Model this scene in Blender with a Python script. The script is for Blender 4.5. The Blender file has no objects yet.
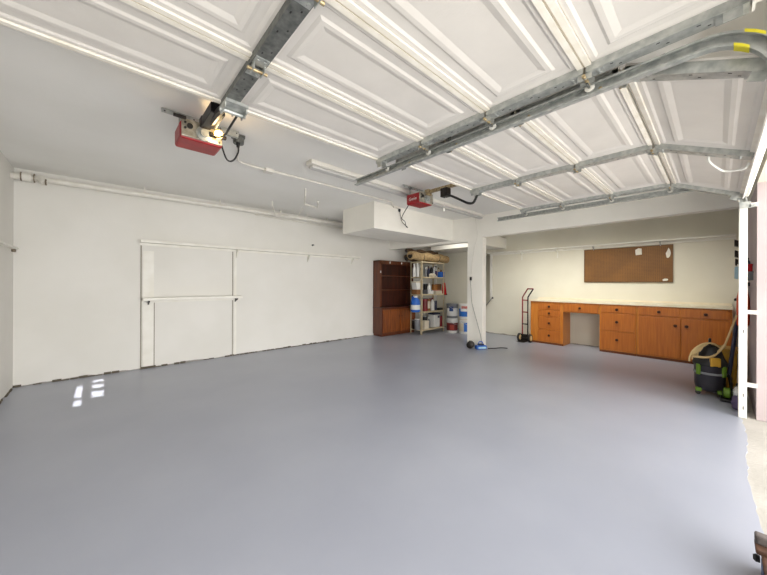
import bpy, bmesh, math, random
from mathutils import Vector, Matrix
random.seed(7)
scn = bpy.context.scene
COL = scn.collection
PI = math.pi

# ------------------------------------------------------------ materials
def srgb(c):
    return tuple(((v/255)/12.92 if v/255 <= .04045 else ((v/255+.055)/1.055)**2.4) for v in c) + (1,)

def mat(name, c, rough=.6, metal=0, c2=None, scale=6, detail=4, lo=.35, hi=.65, bump=0, bscale=40,
        stretch=None, emit=0, spec=.5, coat=0, trans=0):
    m = bpy.data.materials.new(name); m.use_nodes = True
    nt = m.node_tree; b = nt.nodes['Principled BSDF']
    b.inputs['Roughness'].default_value = rough
    b.inputs['Metallic'].default_value = metal
    b.inputs['Specular IOR Level'].default_value = spec
    b.inputs['Coat Weight'].default_value = coat
    b.inputs['Transmission Weight'].default_value = trans
    tc = nt.nodes.new('ShaderNodeTexCoord')
    vec = tc.outputs['Object']
    if stretch:
        mp = nt.nodes.new('ShaderNodeMapping'); mp.inputs['Scale'].default_value = stretch
        nt.links.new(vec, mp.inputs['Vector']); vec = mp.outputs['Vector']
    nz = nt.nodes.new('ShaderNodeTexNoise'); nz.inputs['Scale'].default_value = scale
    nz.inputs['Detail'].default_value = detail
    nt.links.new(vec, nz.inputs['Vector'])
    rp = nt.nodes.new('ShaderNodeValToRGB')
    rp.color_ramp.elements[0].position = lo; rp.color_ramp.elements[1].position = hi
    if c2 is None:
        c2 = tuple(max(0, v*.95) for v in c)
    rp.color_ramp.elements[0].color = srgb(c2); rp.color_ramp.elements[1].color = srgb(c)
    nt.links.new(nz.outputs['Fac'], rp.inputs['Fac'])
    nt.links.new(rp.outputs['Color'], b.inputs['Base Color'])
    if bump:
        n2 = nt.nodes.new('ShaderNodeTexNoise'); n2.inputs['Scale'].default_value = bscale
        nt.links.new(vec, n2.inputs['Vector'])
        bp = nt.nodes.new('ShaderNodeBump'); bp.inputs['Strength'].default_value = bump
        bp.inputs['Distance'].default_value = .01
        nt.links.new(n2.outputs['Fac'], bp.inputs['Height'])
        nt.links.new(bp.outputs['Normal'], b.inputs['Normal'])
    if emit:
        b.inputs['Emission Color'].default_value = srgb(c); b.inputs['Emission Strength'].default_value = emit
    return m

def wall_material(name, c, c2, dirt=True):
    """painted plaster with faint blotches and a ragged dirty line along the floor"""
    m = mat(name, c, .75, c2=c2, scale=1.3, bump=.08, bscale=60)
    if dirt:
        nt = m.node_tree; b = nt.nodes['Principled BSDF']
        src = b.inputs['Base Color'].links[0].from_socket
        geo = nt.nodes.new('ShaderNodeNewGeometry'); sep = nt.nodes.new('ShaderNodeSeparateXYZ')
        nt.links.new(geo.outputs['Position'], sep.inputs['Vector'])
        nz = nt.nodes.new('ShaderNodeTexNoise'); nz.inputs['Scale'].default_value = 4; nz.inputs['Detail'].default_value = 6
        nt.links.new(geo.outputs['Position'], nz.inputs['Vector'])
        h = nt.nodes.new('ShaderNodeMapRange')
        h.inputs['From Min'].default_value = .35; h.inputs['From Max'].default_value = .7
        h.inputs['To Min'].default_value = .004; h.inputs['To Max'].default_value = .028
        nt.links.new(nz.outputs['Fac'], h.inputs['Value'])
        lt = nt.nodes.new('ShaderNodeMath'); lt.operation = 'LESS_THAN'
        nt.links.new(sep.outputs['Z'], lt.inputs[0]); nt.links.new(h.outputs['Result'], lt.inputs[1])
        mx = nt.nodes.new('ShaderNodeMix'); mx.data_type = 'RGBA'
        ml = nt.nodes.new('ShaderNodeMath'); ml.operation = 'MULTIPLY'; ml.inputs[1].default_value = .75
        nt.links.new(lt.outputs[0], ml.inputs[0]); nt.links.new(ml.outputs[0], mx.inputs['Factor'])
        nt.links.new(src, mx.inputs['A']); mx.inputs['B'].default_value = srgb((112, 104, 96))
        nt.links.new(mx.outputs['Result'], b.inputs['Base Color'])
    return m

def pegboard_material():
    m = mat('pegboard_brown', (132, 88, 34), .6, c2=(116, 76, 28), scale=3)
    nt = m.node_tree; b = nt.nodes['Principled BSDF']
    src = b.inputs['Base Color'].links[0].from_socket
    tc = nt.nodes.new('ShaderNodeTexCoord'); sp = nt.nodes.new('ShaderNodeSeparateXYZ')
    nt.links.new(tc.outputs['Object'], sp.inputs['Vector'])
    fr = []
    for ax in ('Y', 'Z'):
        mu = nt.nodes.new('ShaderNodeMath'); mu.operation = 'MULTIPLY'; mu.inputs[1].default_value = 40
        nt.links.new(sp.outputs[ax], mu.inputs[0])
        f = nt.nodes.new('ShaderNodeMath'); f.operation = 'FRACT'; nt.links.new(mu.outputs[0], f.inputs[0])
        s = nt.nodes.new('ShaderNodeMath'); s.operation = 'SUBTRACT'; s.inputs[1].default_value = .5
        nt.links.new(f.outputs[0], s.inputs[0])
        q = nt.nodes.new('ShaderNodeMath'); q.operation = 'POWER'; q.inputs[1].default_value = 2
        ab = nt.nodes.new('ShaderNodeMath'); ab.operation = 'ABSOLUTE'; nt.links.new(s.outputs[0], ab.inputs[0])
        nt.links.new(ab.outputs[0], q.inputs[0]); fr.append(q)
    a = nt.nodes.new('ShaderNodeMath'); a.operation = 'ADD'
    nt.links.new(fr[0].outputs[0], a.inputs[0]); nt.links.new(fr[1].outputs[0], a.inputs[1])
    l = nt.nodes.new('ShaderNodeMath'); l.operation = 'LESS_THAN'; l.inputs[1].default_value = .04
    nt.links.new(a.outputs[0], l.inputs[0])
    mx = nt.nodes.new('ShaderNodeMix'); mx.data_type = 'RGBA'
    nt.links.new(l.outputs[0], mx.inputs['Factor']); nt.links.new(src, mx.inputs['A'])
    mx.inputs['B'].default_value = srgb((60, 40, 22))
    nt.links.new(mx.outputs['Result'], b.inputs['Base Color'])
    return m

W = wall_material('wall_paint_white', (228, 226, 220), (222, 220, 213))
W_RIGHT = wall_material('wall_paint_cream', (226, 222, 206), (219, 214, 197))
CEIL = mat('ceiling_paint', (240, 239, 235), .8, c2=(234, 233, 228), scale=1.1, bump=.06)
BEAM = mat('beam_paint', (243, 240, 231), .75, c2=(237, 234, 225), scale=2)
FLOOR = mat('floor_epoxy_grey_blue', (165, 169, 181), .30, c2=(158, 162, 175), scale=1.2, detail=8, bump=.03, bscale=25, spec=.45)
DRIVE = mat('driveway_concrete', (186, 182, 174), .85, c2=(170, 166, 158), scale=3, bump=.3)
JAMB = mat('jamb_paint_pinkish', (186, 172, 172), .7, c2=(178, 164, 164), scale=3)
STUCCO = mat('outer_stucco', (205, 186, 160), .9, bump=.5, bscale=80)
DOORW = mat('door_white_steel', (216, 212, 206), .45, c2=(210, 206, 200), scale=5, bump=.05, bscale=90)
RAIL = mat('door_rail_cream', (236, 232, 222), .5, c2=(226, 220, 206), scale=12)
RAILB = mat('door_rail_joint_tan', (206, 194, 170), .6)
GALV = mat('galvanised_steel', (196, 198, 194), .42, .6, c2=(156, 160, 158), scale=28, detail=5, lo=.3, hi=.7)
GALVD = mat('galvanised_steel_dark', (132, 134, 130), .5, .6, c2=(92, 95, 93), scale=30, lo=.3, hi=.7)
BRASS = mat('zinc_brass', (196, 178, 140), .4, .7, c2=(140, 122, 92), scale=40)
NYLON = mat('white_nylon', (228, 226, 218), .5)
RUBW = mat('white_vinyl_seal', (238, 234, 226), .55)
YEL = mat('yellow_paint', (226, 214, 50), .6)
RED = mat('opener_red', (158, 16, 24), .4, c2=(138, 12, 20), scale=8)
BLACK = mat('black_plastic', (24, 24, 26), .45, c2=(16, 16, 18))
DARKM = mat('dark_metal', (50, 44, 40), .45, .5, c2=(34, 30, 28), scale=20)
BULB = mat('lit_bulb', (255, 206, 120), .3, emit=14)
WPAINT = mat('white_paint_gloss', (232, 229, 221), .5, c2=(224, 221, 212), scale=5)
WPIPE = mat('white_pipe_paint', (230, 227, 219), .5, c2=(220, 216, 206), scale=8)
SHELFW = mat('white_shelf_paint', (236, 234, 226), .5, c2=(228, 225, 215), scale=6)
GAP = mat('dark_gap', (96, 88, 76), .9)
GAPL = mat('soft_gap', (150, 142, 128), .9)
RUST = mat('old_pipe_joint', (150, 138, 118), .8, c2=(92, 80, 64), scale=40)
OAK = mat('oak_honey', (204, 128, 42), .42, c2=(184, 106, 30), scale=3, stretch=(6, 14, 1.0), detail=6, lo=.3, hi=.7, coat=.15)
OAKP = mat('oak_honey_panel', (190, 110, 34), .42, c2=(166, 90, 24), scale=3, stretch=(6, 16, 1.0), detail=6, lo=.3, hi=.7, coat=.15)
OAKK = mat('oak_toekick', (126, 70, 34), .6)
KNOB = mat('dark_bronze_knob', (70, 40, 26), .4, .4)
CTOP = mat('counter_cream', (236, 226, 202), .45, c2=(228, 216, 188), scale=10)
MAHOG = mat('mahogany', (104, 50, 20), .4, c2=(72, 32, 12), scale=3, stretch=(5, 5, .8), detail=6, lo=.3, hi=.7, coat=.2)
MAHOGD = mat('mahogany_dark', (72, 30, 15), .45, c2=(48, 18, 10), scale=3, stretch=(5, 5, .8), detail=6)
MAHOGL = mat('mahogany_door', (142, 76, 28), .38, c2=(100, 50, 18), scale=3, stretch=(7, 5, .8), detail=6, lo=.3, hi=.7, coat=.2)
BEIGEM = mat('beige_shelf_steel', (204, 190, 158), .5, c2=(188, 172, 140), scale=8)
PEG = pegboard_material()
PAPER = mat('paper_white', (232, 226, 214), .8)
def plain(name, c, rough=.5, metal=0, **k): return mat(name, c, rough, metal, **k)
BLUE = plain('blue_plastic', (44, 104, 196), .4)
BLUEL = plain('blue_label', (36, 110, 200), .5)
WHITEP = plain('white_plastic', (230, 230, 226), .4)
CREAMP = plain('cream_plastic', (216, 206, 184), .5)
GREYP = plain('grey_plastic', (120, 122, 126), .45)
DRED = plain('dark_red_plastic', (126, 26, 32), .45)
BRTRED = plain('bright_red_cloth', (196, 26, 34), .8)
MAROON = plain('maroon_label', (110, 30, 30), .5)
BROWN = plain('brown_card', (140, 98, 58), .8)
TAN = plain('tan_carpet', (190, 164, 120), .95, c2=(160, 132, 92), scale=20, bump=.4)
TAND = plain('brown_carpet', (104, 82, 60), .95, c2=(76, 58, 42), scale=20, bump=.4)
ORANGE = plain('orange_plastic', (222, 78, 36), .45)
LBLUE = plain('pale_blue_plastic', (170, 206, 220), .5)
PURPLE = plain('purple_dark_cloth', (86, 72, 104), .9)
GREEN = plain('lime_green_plastic', (100, 136, 34), .45)
YELP = plain('yellow_plastic', (196, 150, 36), .5, c2=(168, 124, 26), scale=5)
NAVY = plain('navy_plastic', (40, 46, 74), .5)
HOSE = plain('tan_hose', (206, 178, 126), .6)
CHROME = plain('chrome', (200, 200, 200), .2, 1)
CORDG = plain('grey_cord', (150, 148, 142), .6)
DTRUCK = plain('dolly_red', (150, 40, 34), .5, c2=(110, 28, 26), scale=10)
WOODB = plain('worn_brown_leather', (104, 72, 54), .7, c2=(70, 48, 38), scale=14)
GREYC = plain('grey_canvas', (112, 104, 102), .9, c2=(84, 78, 78), scale=20, bump=.4)
SILVER = plain('silver_can', (176, 178, 180), .35, .7)

# ------------------------------------------------------------ mesh builder
class MB:
    def __init__(s, M=None): s.bm = bmesh.new(); s.M = M or Matrix()
    def v(s, p): return s.bm.verts.new(s.M @ Vector(p))
    def box(s, x0, x1, y0, y1, z0, z1):
        P = [s.v((x, y, z)) for z in (z0, z1) for y in (y0, y1) for x in (x0, x1)]
        for f in ((0,1,3,2),(4,6,7,5),(0,4,5,1),(2,3,7,6),(0,2,6,4),(1,5,7,3)):
            s.bm.faces.new([P[i] for i in f])
        return s
    def prism(s, pts, d):
        """pts: planar 3-D polygon, extruded along vector d"""
        d = Vector(d); a = [s.v(p) for p in pts]; b = [s.v(Vector(p)+d) for p in pts]
        s.bm.faces.new(a); s.bm.faces.new(b[::-1]); n = len(a)
        for i in range(n): s.bm.faces.new([a[i], b[i], b[(i+1) % n], a[(i+1) % n]])
        return s
    def tube(s, pts, r, seg=10, caps=True, r2=None):
        pts = [Vector(p) for p in pts]; n = len(pts); rings = []
        up = None
        for i, p in enumerate(pts):
            t = (pts[min(i+1, n-1)] - pts[max(i-1, 0)]).normalized()
            if up is None:
                up = Vector((0, 0, 1)) if abs(t.z) < .9 else Vector((1, 0, 0))
            a = t.cross(up)
            if a.length < 1e-4: a = t.cross(Vector((0.3, 1, .2)))
            a.normalize(); b = a.cross(t).normalized(); up = b
            rr = r if r2 is None else r + (r2-r)*i/(n-1)
            rings.append([s.v(p + a*rr*math.cos(2*PI*k/seg) + b*rr*math.sin(2*PI*k/seg)) for k in range(seg)])
        for i in range(n-1):
            for k in range(seg):
                s.bm.faces.new([rings[i][k], rings[i][(k+1) % seg], rings[i+1][(k+1) % seg], rings[i+1][k]])
        if caps:
            s.bm.faces.new(rings[0][::-1]); s.bm.faces.new(rings[-1])
        return s
    def lathe(s, prof, c=(0,0,0), seg=20, axis='z'):
        c = Vector(c); rings = []
        for r, h in prof:
            ring = []
            for k in range(seg):
                a = 2*PI*k/seg; u, w = r*math.cos(a), r*math.sin(a)
                q = {'z': (u, w, h), 'x': (h, u, w), 'y': (w, h, u)}[axis]
                ring.append(s.v(c + Vector(q)))
            rings.append(ring)
        for i in range(len(rings)-1):
            for k in range(seg):
                s.bm.faces.new([rings[i][k], rings[i][(k+1) % seg], rings[i+1][(k+1) % seg], rings[i+1][k]])
        s.bm.faces.new(rings[0][::-1]); s.bm.faces.new(rings[-1])
        return s
    def build(s, name, m, parent=None, bevel=0, smooth=False, origin=None):
        bmesh.ops.recalc_face_normals(s.bm, faces=s.bm.faces)
        me = bpy.data.meshes.new(name)
        if origin is not None:
            bmesh.ops.translate(s.bm, verts=s.bm.verts, vec=-Vector(origin))
        if smooth:
            for f in s.bm.faces: f.smooth = True
        s.bm.to_mesh(me); s.bm.free(); me.materials.append(m)
        if smooth: me.set_sharp_from_angle(angle=math.radians(40))
        o = bpy.data.objects.new(name, me); COL.objects.link(o)
        if origin is not None: o.location = origin
        if parent is not None: o.parent = parent
        if bevel:
            b = o.modifiers.new('bevel', 'BEVEL'); b.width = bevel; b.segments = 2; b.limit_method = 'ANGLE'
        return o

def arc(pts, n=8):
    """Catmull-Rom through pts"""
    P = [Vector(p) for p in pts]; P = [2*P[0]-P[1]] + P + [2*P[-1]-P[-2]]; out = []
    for i in range(1, len(P)-2):
        for k in range(n):
            t = k/n; a, b, c, d = P[i-1:i+3]
            out.append(.5*((2*b)+(c-a)*t+(2*a-5*b+4*c-d)*t*t+(3*b-a-3*c+d)*t**3))
    out.append(P[-2]); return out

def tag(o, label, cat, group=None):
    o['label'] = label; o['category'] = cat
    if group: o['group'] = group
    return o
def thing(name, label, cat, loc=(0,0,0), rz=0, group=None):
    o = bpy.data.objects.new(name, None); COL.objects.link(o); o.location = loc
    o.rotation_euler = (0, 0, rz); o.empty_display_size = .1
    return tag(o, label, cat, group)
def struct(name, mb, m, parent=None, **k):
    o = mb.build(name, m, parent, **k)
    if parent is None: o['kind'] = 'structure'
    return o
def dup(root, loc, rz=None, label=None):
    r = root.copy(); COL.objects.link(r); r.location = loc
    if rz is not None: r.rotation_euler = (0, 0, rz)
    if label: r['label'] = label
    for ch in list(root.children):
        c = ch.copy(); COL.objects.link(c); c.parent = r
        for g in list(ch.children):
            d = g.copy(); COL.objects.link(d); d.parent = c
    return r

# ------------------------------------------------------------ room shell
XL, XR, YB, YF, ZC = -.78, 7.3, 5.62, -.25, 2.6
def CZ(x): return 2.6
_e = [(XL-.15+i*.06, -.155+random.uniform(-.008, .008)+.012*math.sin(i*.21), -.12) for i in range(148)]
struct('floor', MB().prism(_e+[(8.0, -.155, -.12), (8.0, YB+.15, -.12), (XL-.15, YB+.15, -.12)], (0, 0, .12)), FLOOR)   # painted slab, ragged paint edge at the doors
struct('trim_1', MB().box(-9, 14, -12, -.10, -.16, -.003), DRIVE)          # driveway apron outside the doors
struct('wall_back', MB().box(XL-.15, 8.0, YB, YB+.15, 0, ZC), W)
struct('wall_left', MB().box(XL-.15, XL, YF-.25, YB, 0, ZC), W)
# right wall: plane X=7.3 with an opening near the column above a sloping knee wall
wr = MB()
wr.box(XR, XR+.15, YF, 3.92, 0, ZC)
wr.prism([(XR, 3.92, 0), (XR, 4.5, 0), (XR, 4.5, .10), (XR, 3.92, .80)], (.15, 0, 0))
wr.box(XR, XR+.15, 3.92, 4.5, 2.02, ZC)
wr.box(XR, XR+.15, 4.5, YB, 0, ZC)
struct('wall_right', wr, W_RIGHT)
struct('wall_recess', MB().box(XR+.55, XR+.65, 3.4, 5.0, 0, ZC).box(XR+.15, XR+.55, 4.5, 4.6, 0, ZC).box(XR+.15, XR+.55, 3.3, 3.4, 0, ZC), W_RIGHT)
struct('ceiling', MB().prism([(XL-.15, YF-.25, CZ(XL-.15)), (8.0, YF-.25, CZ(8.0)), (8.0, YF-.25, CZ(8.0)+.12), (XL-.15, YF-.25, CZ(XL-.15)+.12)], (0, YB-YF+.4, 0)), CEIL)
# front wall: header, posts and the stretch right of the second door
fw = MB()
fw.box(XL, XR+.15, YF-.22, YF, 2.2, ZC)
fw.box(1.76, 1.88, YF-.22, YF, 0, 2.2)
fw.box(XL, -.72, YF-.22, YF, 0, 2.2)
struct('wall_front', fw, W_RIGHT)
struct('trim_2', MB().box(4.47, XR+.15, YF-.7, YF, 0, 2.2).box(4.47, XR+.15, YF-.7, YF-.22, 2.2, ZC), JAMB)
# soffit over the storage corner, beam and column
struct('trim_3', MB().box(3.27, 5.5, 3.8, 4.68, 2.16, ZC), BEAM)
struct('trim_4', MB().box(6.34, XR, 3.5, 5.08, 2.12, 2.37), BEAM)
bm_ = MB()
bm_.box(5.5, 5.64, YF, 3.455, 2.17, ZC)
bm_.prism([(5.35, YB, 2.11), (5.47, 3.8, 2.11), (5.50, 3.455, 2.11), (5.64, 3.455, 2.11), (5.52, YB, 2.11)], (0, 0, .489))
struct('trim_5', bm_, BEAM)
struct('trim_6', MB().box(5.5, 5.64, 3.12, 3.455, 0, 2.17), BEAM)
# dirty joint strips along the back and left walls (uneven, broken pieces of old caulk)
def base_strip(name, p0, p1, n, nrm):
    mb = MB(); p0, p1, nrm = Vector(p0), Vector(p1), Vector(nrm)
    t = (p1-p0)
    for i in range(n):
        if random.random() < .25: continue
        a = p0+t*(i/n); b = p0+t*((i+.75+random.random()*.25)/n)
        h = .006+random.random()*.018; w = .006+random.random()*.014
        mb.prism([a, a+nrm*w, a+nrm*w*.6+Vector((0,0,h)), a+Vector((0,0,h*1.2))], b-a)
    return struct(name, mb, GAP)
base_strip('baseboard_back', (XL, YB, 0), (4.78, YB, 0), 70, (0, -1, 0))
base_strip('baseboard_left', (XL, 1.5, 0), (XL, YB, 0), 40, (1, 0, 0))

# ------------------------------------------------------------ garage doors
def door(name, label, xa, xb, seams, stiles, bend_last, group=None):
    """sections hang under the ceiling; stiles = list of (x0,x1)"""
    Z0 = 2.28
    t = thing(name, label, 'garage door', ((xa+xb)/2, seams[0], Z0))
    inv = Matrix.Translation(-Vector(t.location))
    nsec = len(seams)-1
    for i in range(nsec):
        y0, y1 = seams[i], seams[i+1]; L = y0-y1; a, b = 1, 0
        if bend_last and i == nsec-1: a, b = .915, .403; L = .53
        # columns: u, v, w
        M = inv @ Matrix(((1, 0, 0, 0), (0, -a, b, y0), (0, -b, -a, Z0), (0, 0, 0, 1)))
        sec = MB(M).box(xa, xb, .003, L-.003, -.056, -.046)
        edges = [xa] + [e for s_ in stiles for e in s_] + [xb]
        bays = [(edges[k], edges[k+1]) for k in range(0, len(edges), 2) if edges[k+1]-edges[k] > .15]
        for (u0, u1) in bays:
            rings = [(0, 0, -.036), (.012, .02, -.036), (.03, .032, -.043), (.06, .075, -.043), (.075, .088, -.036),
                     (.095, .108, -.036), (.12, .135, -.043), (.135, .15, -.043)]
            prev = None
            for (iu, iv, w) in rings:
                q = [(u0+iu, .032+iv, w), (u1-iu, .032+iv, w), (u1-iu, L-.032-iv, w), (u0+iu, L-.032-iv, w)]
                cur = [sec.v(p) for p in q]
                if prev:
                    for k in range(4): sec.bm.faces.new([prev[k], prev[(k+1) % 4], cur[(k+1) % 4], cur[k]])
                prev = cur
            sec.bm.faces.new(prev)
        so = sec.build('section', DOORW, t)
        last = i == nsec-1; first = i == 0
        r1 = MB(M).box(xa, xb, .004, .03, -.046, -.026)
        r1.build('rail', RAIL, so)
        r2 = MB(M).box(xa, xb, L-.03, L-.004, -.046, -.026)
        r2.build('rail', RAIL, so)
        MB(M).box(xa+.002, xb-.002, -.002, .003, -.04, -.0275).build('joint_line', RAILB, so)
        for (u0, u1) in stiles:
            s_ = MB(M); s_.box(u0, u1, .006, L-.006, -.003, 0)
            s_.box(u0, u0+.003, .006, L-.006, -.045, -.003).box(u1-.003, u1, .006, L-.006, -.045, -.003)
            for v in (.06, L-.06):
                for du in (.02, .05):
                    s_.lathe([(.007, 0), (.006, .003), (.002, .005)], (u0+du, v, 0), 8)
            st = s_.build('stile', GALVD if .3 < u0 < .7 else GALV, so)  # darker steel on the near door's centre stile paints in its shade
            h_ = MB(M)
            for v in (.10, L*.5, L-.14):
                h_.box(u0+.015, u0+.021, v, v+.012, 0, .0006).box(u1-.024, u1-.018, v+.03, v+.04, 0, .0006)
            h_.build('bolt_hole', BLACK, st)
        for k, (u0, u1) in enumerate(stiles):           # hinge over the seam
            if first:
                h = MB(M).box(u0+.005, u1-.005, .008, .09, 0, .004).box(u0+.005, u0+.009, .02, .07, .004, .035).box(u1-.009, u1-.005, .02, .07, .004, .035)
                h.build('top_bracket', GALV, t)
            else:
                h = MB(M).box(u0+.004, u1-.004, .012, .075, 0, .003).box(u0+.004, u1-.004, -.075, -.012, 0, .003)
                h.box(u0+.008, u0+.012, -.03, .03, .003, .03).box(u1-.012, u1-.008, -.03, .03, .003, .03)
                for v in (-.055, .055):
                    for du in (.02, u1-u0-.02): h.lathe([(.008, 0), (.007, .004), (.003, .006)], (u0+du, v, .003), 8)
                ho = h.build('hinge', GALV, t)
                pn = MB(M).tube([(u0-.012, 0, .02), (u1+.012, 0, .02)], .008, 10)
                pn.build('hinge_pin', BRASS, ho, smooth=True)
        for v0 in ([.05] if first else [0]):
            for (u0, u1, sd) in ((stiles[0][0], stiles[0][1], -1), (stiles[-1][0], stiles[-1][1], 1)):
                x_in = u1-.02 if sd > 0 else u0+.02
                x_out = xb+.035 if sd > 0 else xa-.035
                ro = MB(M).tube([(x_in, v0, .032), (x_out, v0, .032)], .006, 8).build('roller_stem', GALVD, t, smooth=True)
                w0, w1 = sorted((x_out, x_out-sd*.012))
                MB(M).lathe([(.012, w0), (.022, w0+.002), (.022, w1-.002), (.012, w1)], (0, v0, .032), 14, 'x').build('roller_wheel', NYLON, ro, smooth=True)
        if last:
            MB(M).box(xa, xb, L-.002, L+.03, -.05, -.02).box(xa, xb, L+.002, L+.01, -.024, .006).build('bottom_seal', RUBW, t)
            for (u0, u1) in (stiles[0], stiles[-1]):
                MB(M).box(u0-.004, u1+.004, L-.09, L-.004, 0, .004).box(u0, u0+.004, L-.07, L-.02, .004, .04).build('corner_bracket', GALV, t)
            if bend_last:
                u1 = stiles[-1][0]
                MB(M).tube(arc([(3.21, .30, -.03), (3.23, .32, .01), (3.32, .38, .03), (3.36, .42, .03), (3.33, .50, .01), (3.30, .51, -.03)], 4), .007, 8).build('lift_handle', WHITEP, t, smooth=True)
    return t
door('garage_door', 'white ribbed steel garage door raised flat overhead, nearer one with the lit opener', -.72, 1.79,
     [1.99, 1.485, .965, .441, -.082], [(-.72, -.65), (.505, .575), (1.725, 1.79)], False)
door('garage_door', 'white ribbed steel garage door farther right, its lowest section tilted down toward the right jamb', 1.88, 4.43,
     [1.90, 1.375, .85, .329, -.19], [(1.88, 1.945), (3.055, 3.14), (4.36, 4.43)], True)

# ------------------------------------------------------------ tracks
def track(label, x, side, yend, vertical_only_parts=False, m=GALV, name='door_track', zlow=2.21, foot=False, ychan=0.0):
    """C-channel: horizontal run, quarter bend, vertical run; open side faces 'side'"""
    t = thing(name, label, 'door track', (x, yend, zlow))
    inv = Matrix.Translation(-Vector(t.location))
    R = .22; yv = -.165; H = .054
    # centre line (y, z) and normal toward the outside of the bend
    P = [(yend, zlow+H/2, 0)]
    cy, cz = yv+R, zlow+H/2-R
    k = 0
    for y in (yend*.75+cy*.25, yend*.5+cy*.5, yend*.25+cy*.75): P.append((y, cz+R, 0))
    for i in range(13):
        a = PI/2*(i/12); P.append((cy-R*math.sin(a), cz+R*math.cos(a), a))
    bend_end = len(P)
    P.append((cy-R, 1.2, PI/2)); P.append((cy-R, .02 if not foot else .0, PI/2))
    def strip(prof, idx, nm, mm, parent):
        mb = MB(inv); rings = []
        for i in idx:
            y, z, a = P[i]; ny, nz = -math.sin(a), math.cos(a)
            rings.append([mb.v((x+side*px, y+ny*pn, z+nz*pn)) for (px, pn) in prof])
        n = len(prof)
        for i in range(len(rings)-1):
            for k in range(n): mb.bm.faces.new([rings[i][k], rings[i][(k+1) % n], rings[i+1][(k+1) % n], rings[i+1][k]])
        mb.bm.faces.new(rings[0][::-1]); mb.bm.faces.new(rings[-1])
        return mb.build(nm, mm, parent, smooth=False)
    h = H/2; T = .003; D = .034
    C = [(0, -h), (D, -h), (D, -h+.010), (D-T, -h+.010), (D-T, -h+T), (T, -h+T), (T, h-T), (D-T, h-T), (D-T, h-.010), (D, h-.010), (D, h), (0, h)]
    strip(C, range(0, 5), 'horizontal_run', m, t)
    strip(C, range(4, bend_end), 'curved_run', m, t)
    strip(C, range(bend_end-1, len(P)), 'vertical_run', WPAINT if foot else m, t)
    return t, inv, P
t1, inv1, P1 = track('galvanised track between the two doors, curving down with a yellow paint mark', 1.845, -1, 2.40)
# yellow mark wraps the lips of the bend
ym = MB(inv1)
for i in range(8, 10):
    for pn, px in ((.0275, 0), (-.0275, 0)):
        q = []
        for j in (i, i+1):
            y, z, a = P1[j]; ny, nz = -math.sin(a), math.cos(a)
            q.append((y+ny*pn, z+nz*pn)); 
        s = .0008 if pn > 0 else -.0008
        (ya, za), (yb_, zb) = q
        ym.prism([(1.8095, ya, za+s), (1.846, ya, za+s), (1.846, yb_, zb+s), (1.8095, yb_, zb+s)], (0, 0, s*2))
        ym.prism([(1.8095, ya, za), (1.8095, yb_, zb), (1.8095, yb_, zb-.011*(1 if pn > 0 else -1)), (1.8095, ya, za-.011*(1 if pn > 0 else -1))], (-.001, 0, 0))
ym.build('paint_mark', YEL, t1)
hg = MB(inv1)
hg.box(1.846, 1.850, 1.3, 1.33, 2.2, 2.6)
hg.build('hanger_strap', GALVD, t1)
for y in (2.1, 1.7, 1.25, .75, .4): MB(inv1).lathe([(.009, 0), (.008, -.004), (.003, -.006)], (1.842, y, 2.237), 8, 'x').build('track_bolt', BRASS, t1)
t2, inv2, P2 = track('door track at the right jamb, galvanised overhead with a white painted upright', 4.475, -1, 2.28, foot=True)
for z in (.30, .98, 1.98): MB(inv2).box(4.44, 4.469, -.252, -.19, z, z+.035).build('jamb_bracket', WPAINT, t2)
for z in (.08, .2, .8): MB(inv2).box(4.4370, 4.4382, -.172, -.166, z, z+.03).build('slot', BLACK, t2)
MB(inv2).box(4.430, 4.434, -.21, -.14, 1.97, 2.03).box(4.43, 4.47, -.24, -.2, 1.975, 2.0).build('flag_bracket', GALV, t2)


MB(inv2).box(4.438, 4.476, -.188, -.140, 0, 2.0).build('upright_cover', WPAINT, t2, bevel=.003)
# ------------------------------------------------------------ openers
def font_part(name, text, size, loc, rot, m, parent, ext=.0008):
    cu = bpy.data.curves.new(name, 'FONT'); cu.body = text; cu.size = size; cu.extrude = ext
    cu.align_x = 'CENTER'; cu.align_y = 'CENTER'
    o = bpy.data.objects.new(name+'_tmp', cu); COL.objects.link(o)
    dg = bpy.context.evaluated_depsgraph_get(); me = bpy.data.meshes.new_from_object(o.evaluated_get(dg))
    COL.objects.unlink(o); bpy.data.objects.remove(o)
    me.materials.clear(); me.materials.append(m)
    q = bpy.data.objects.new(name, me); COL.objects.link(q); q.location = loc; q.rotation_euler = rot
    if parent: q.parent = parent
    return q

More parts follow.
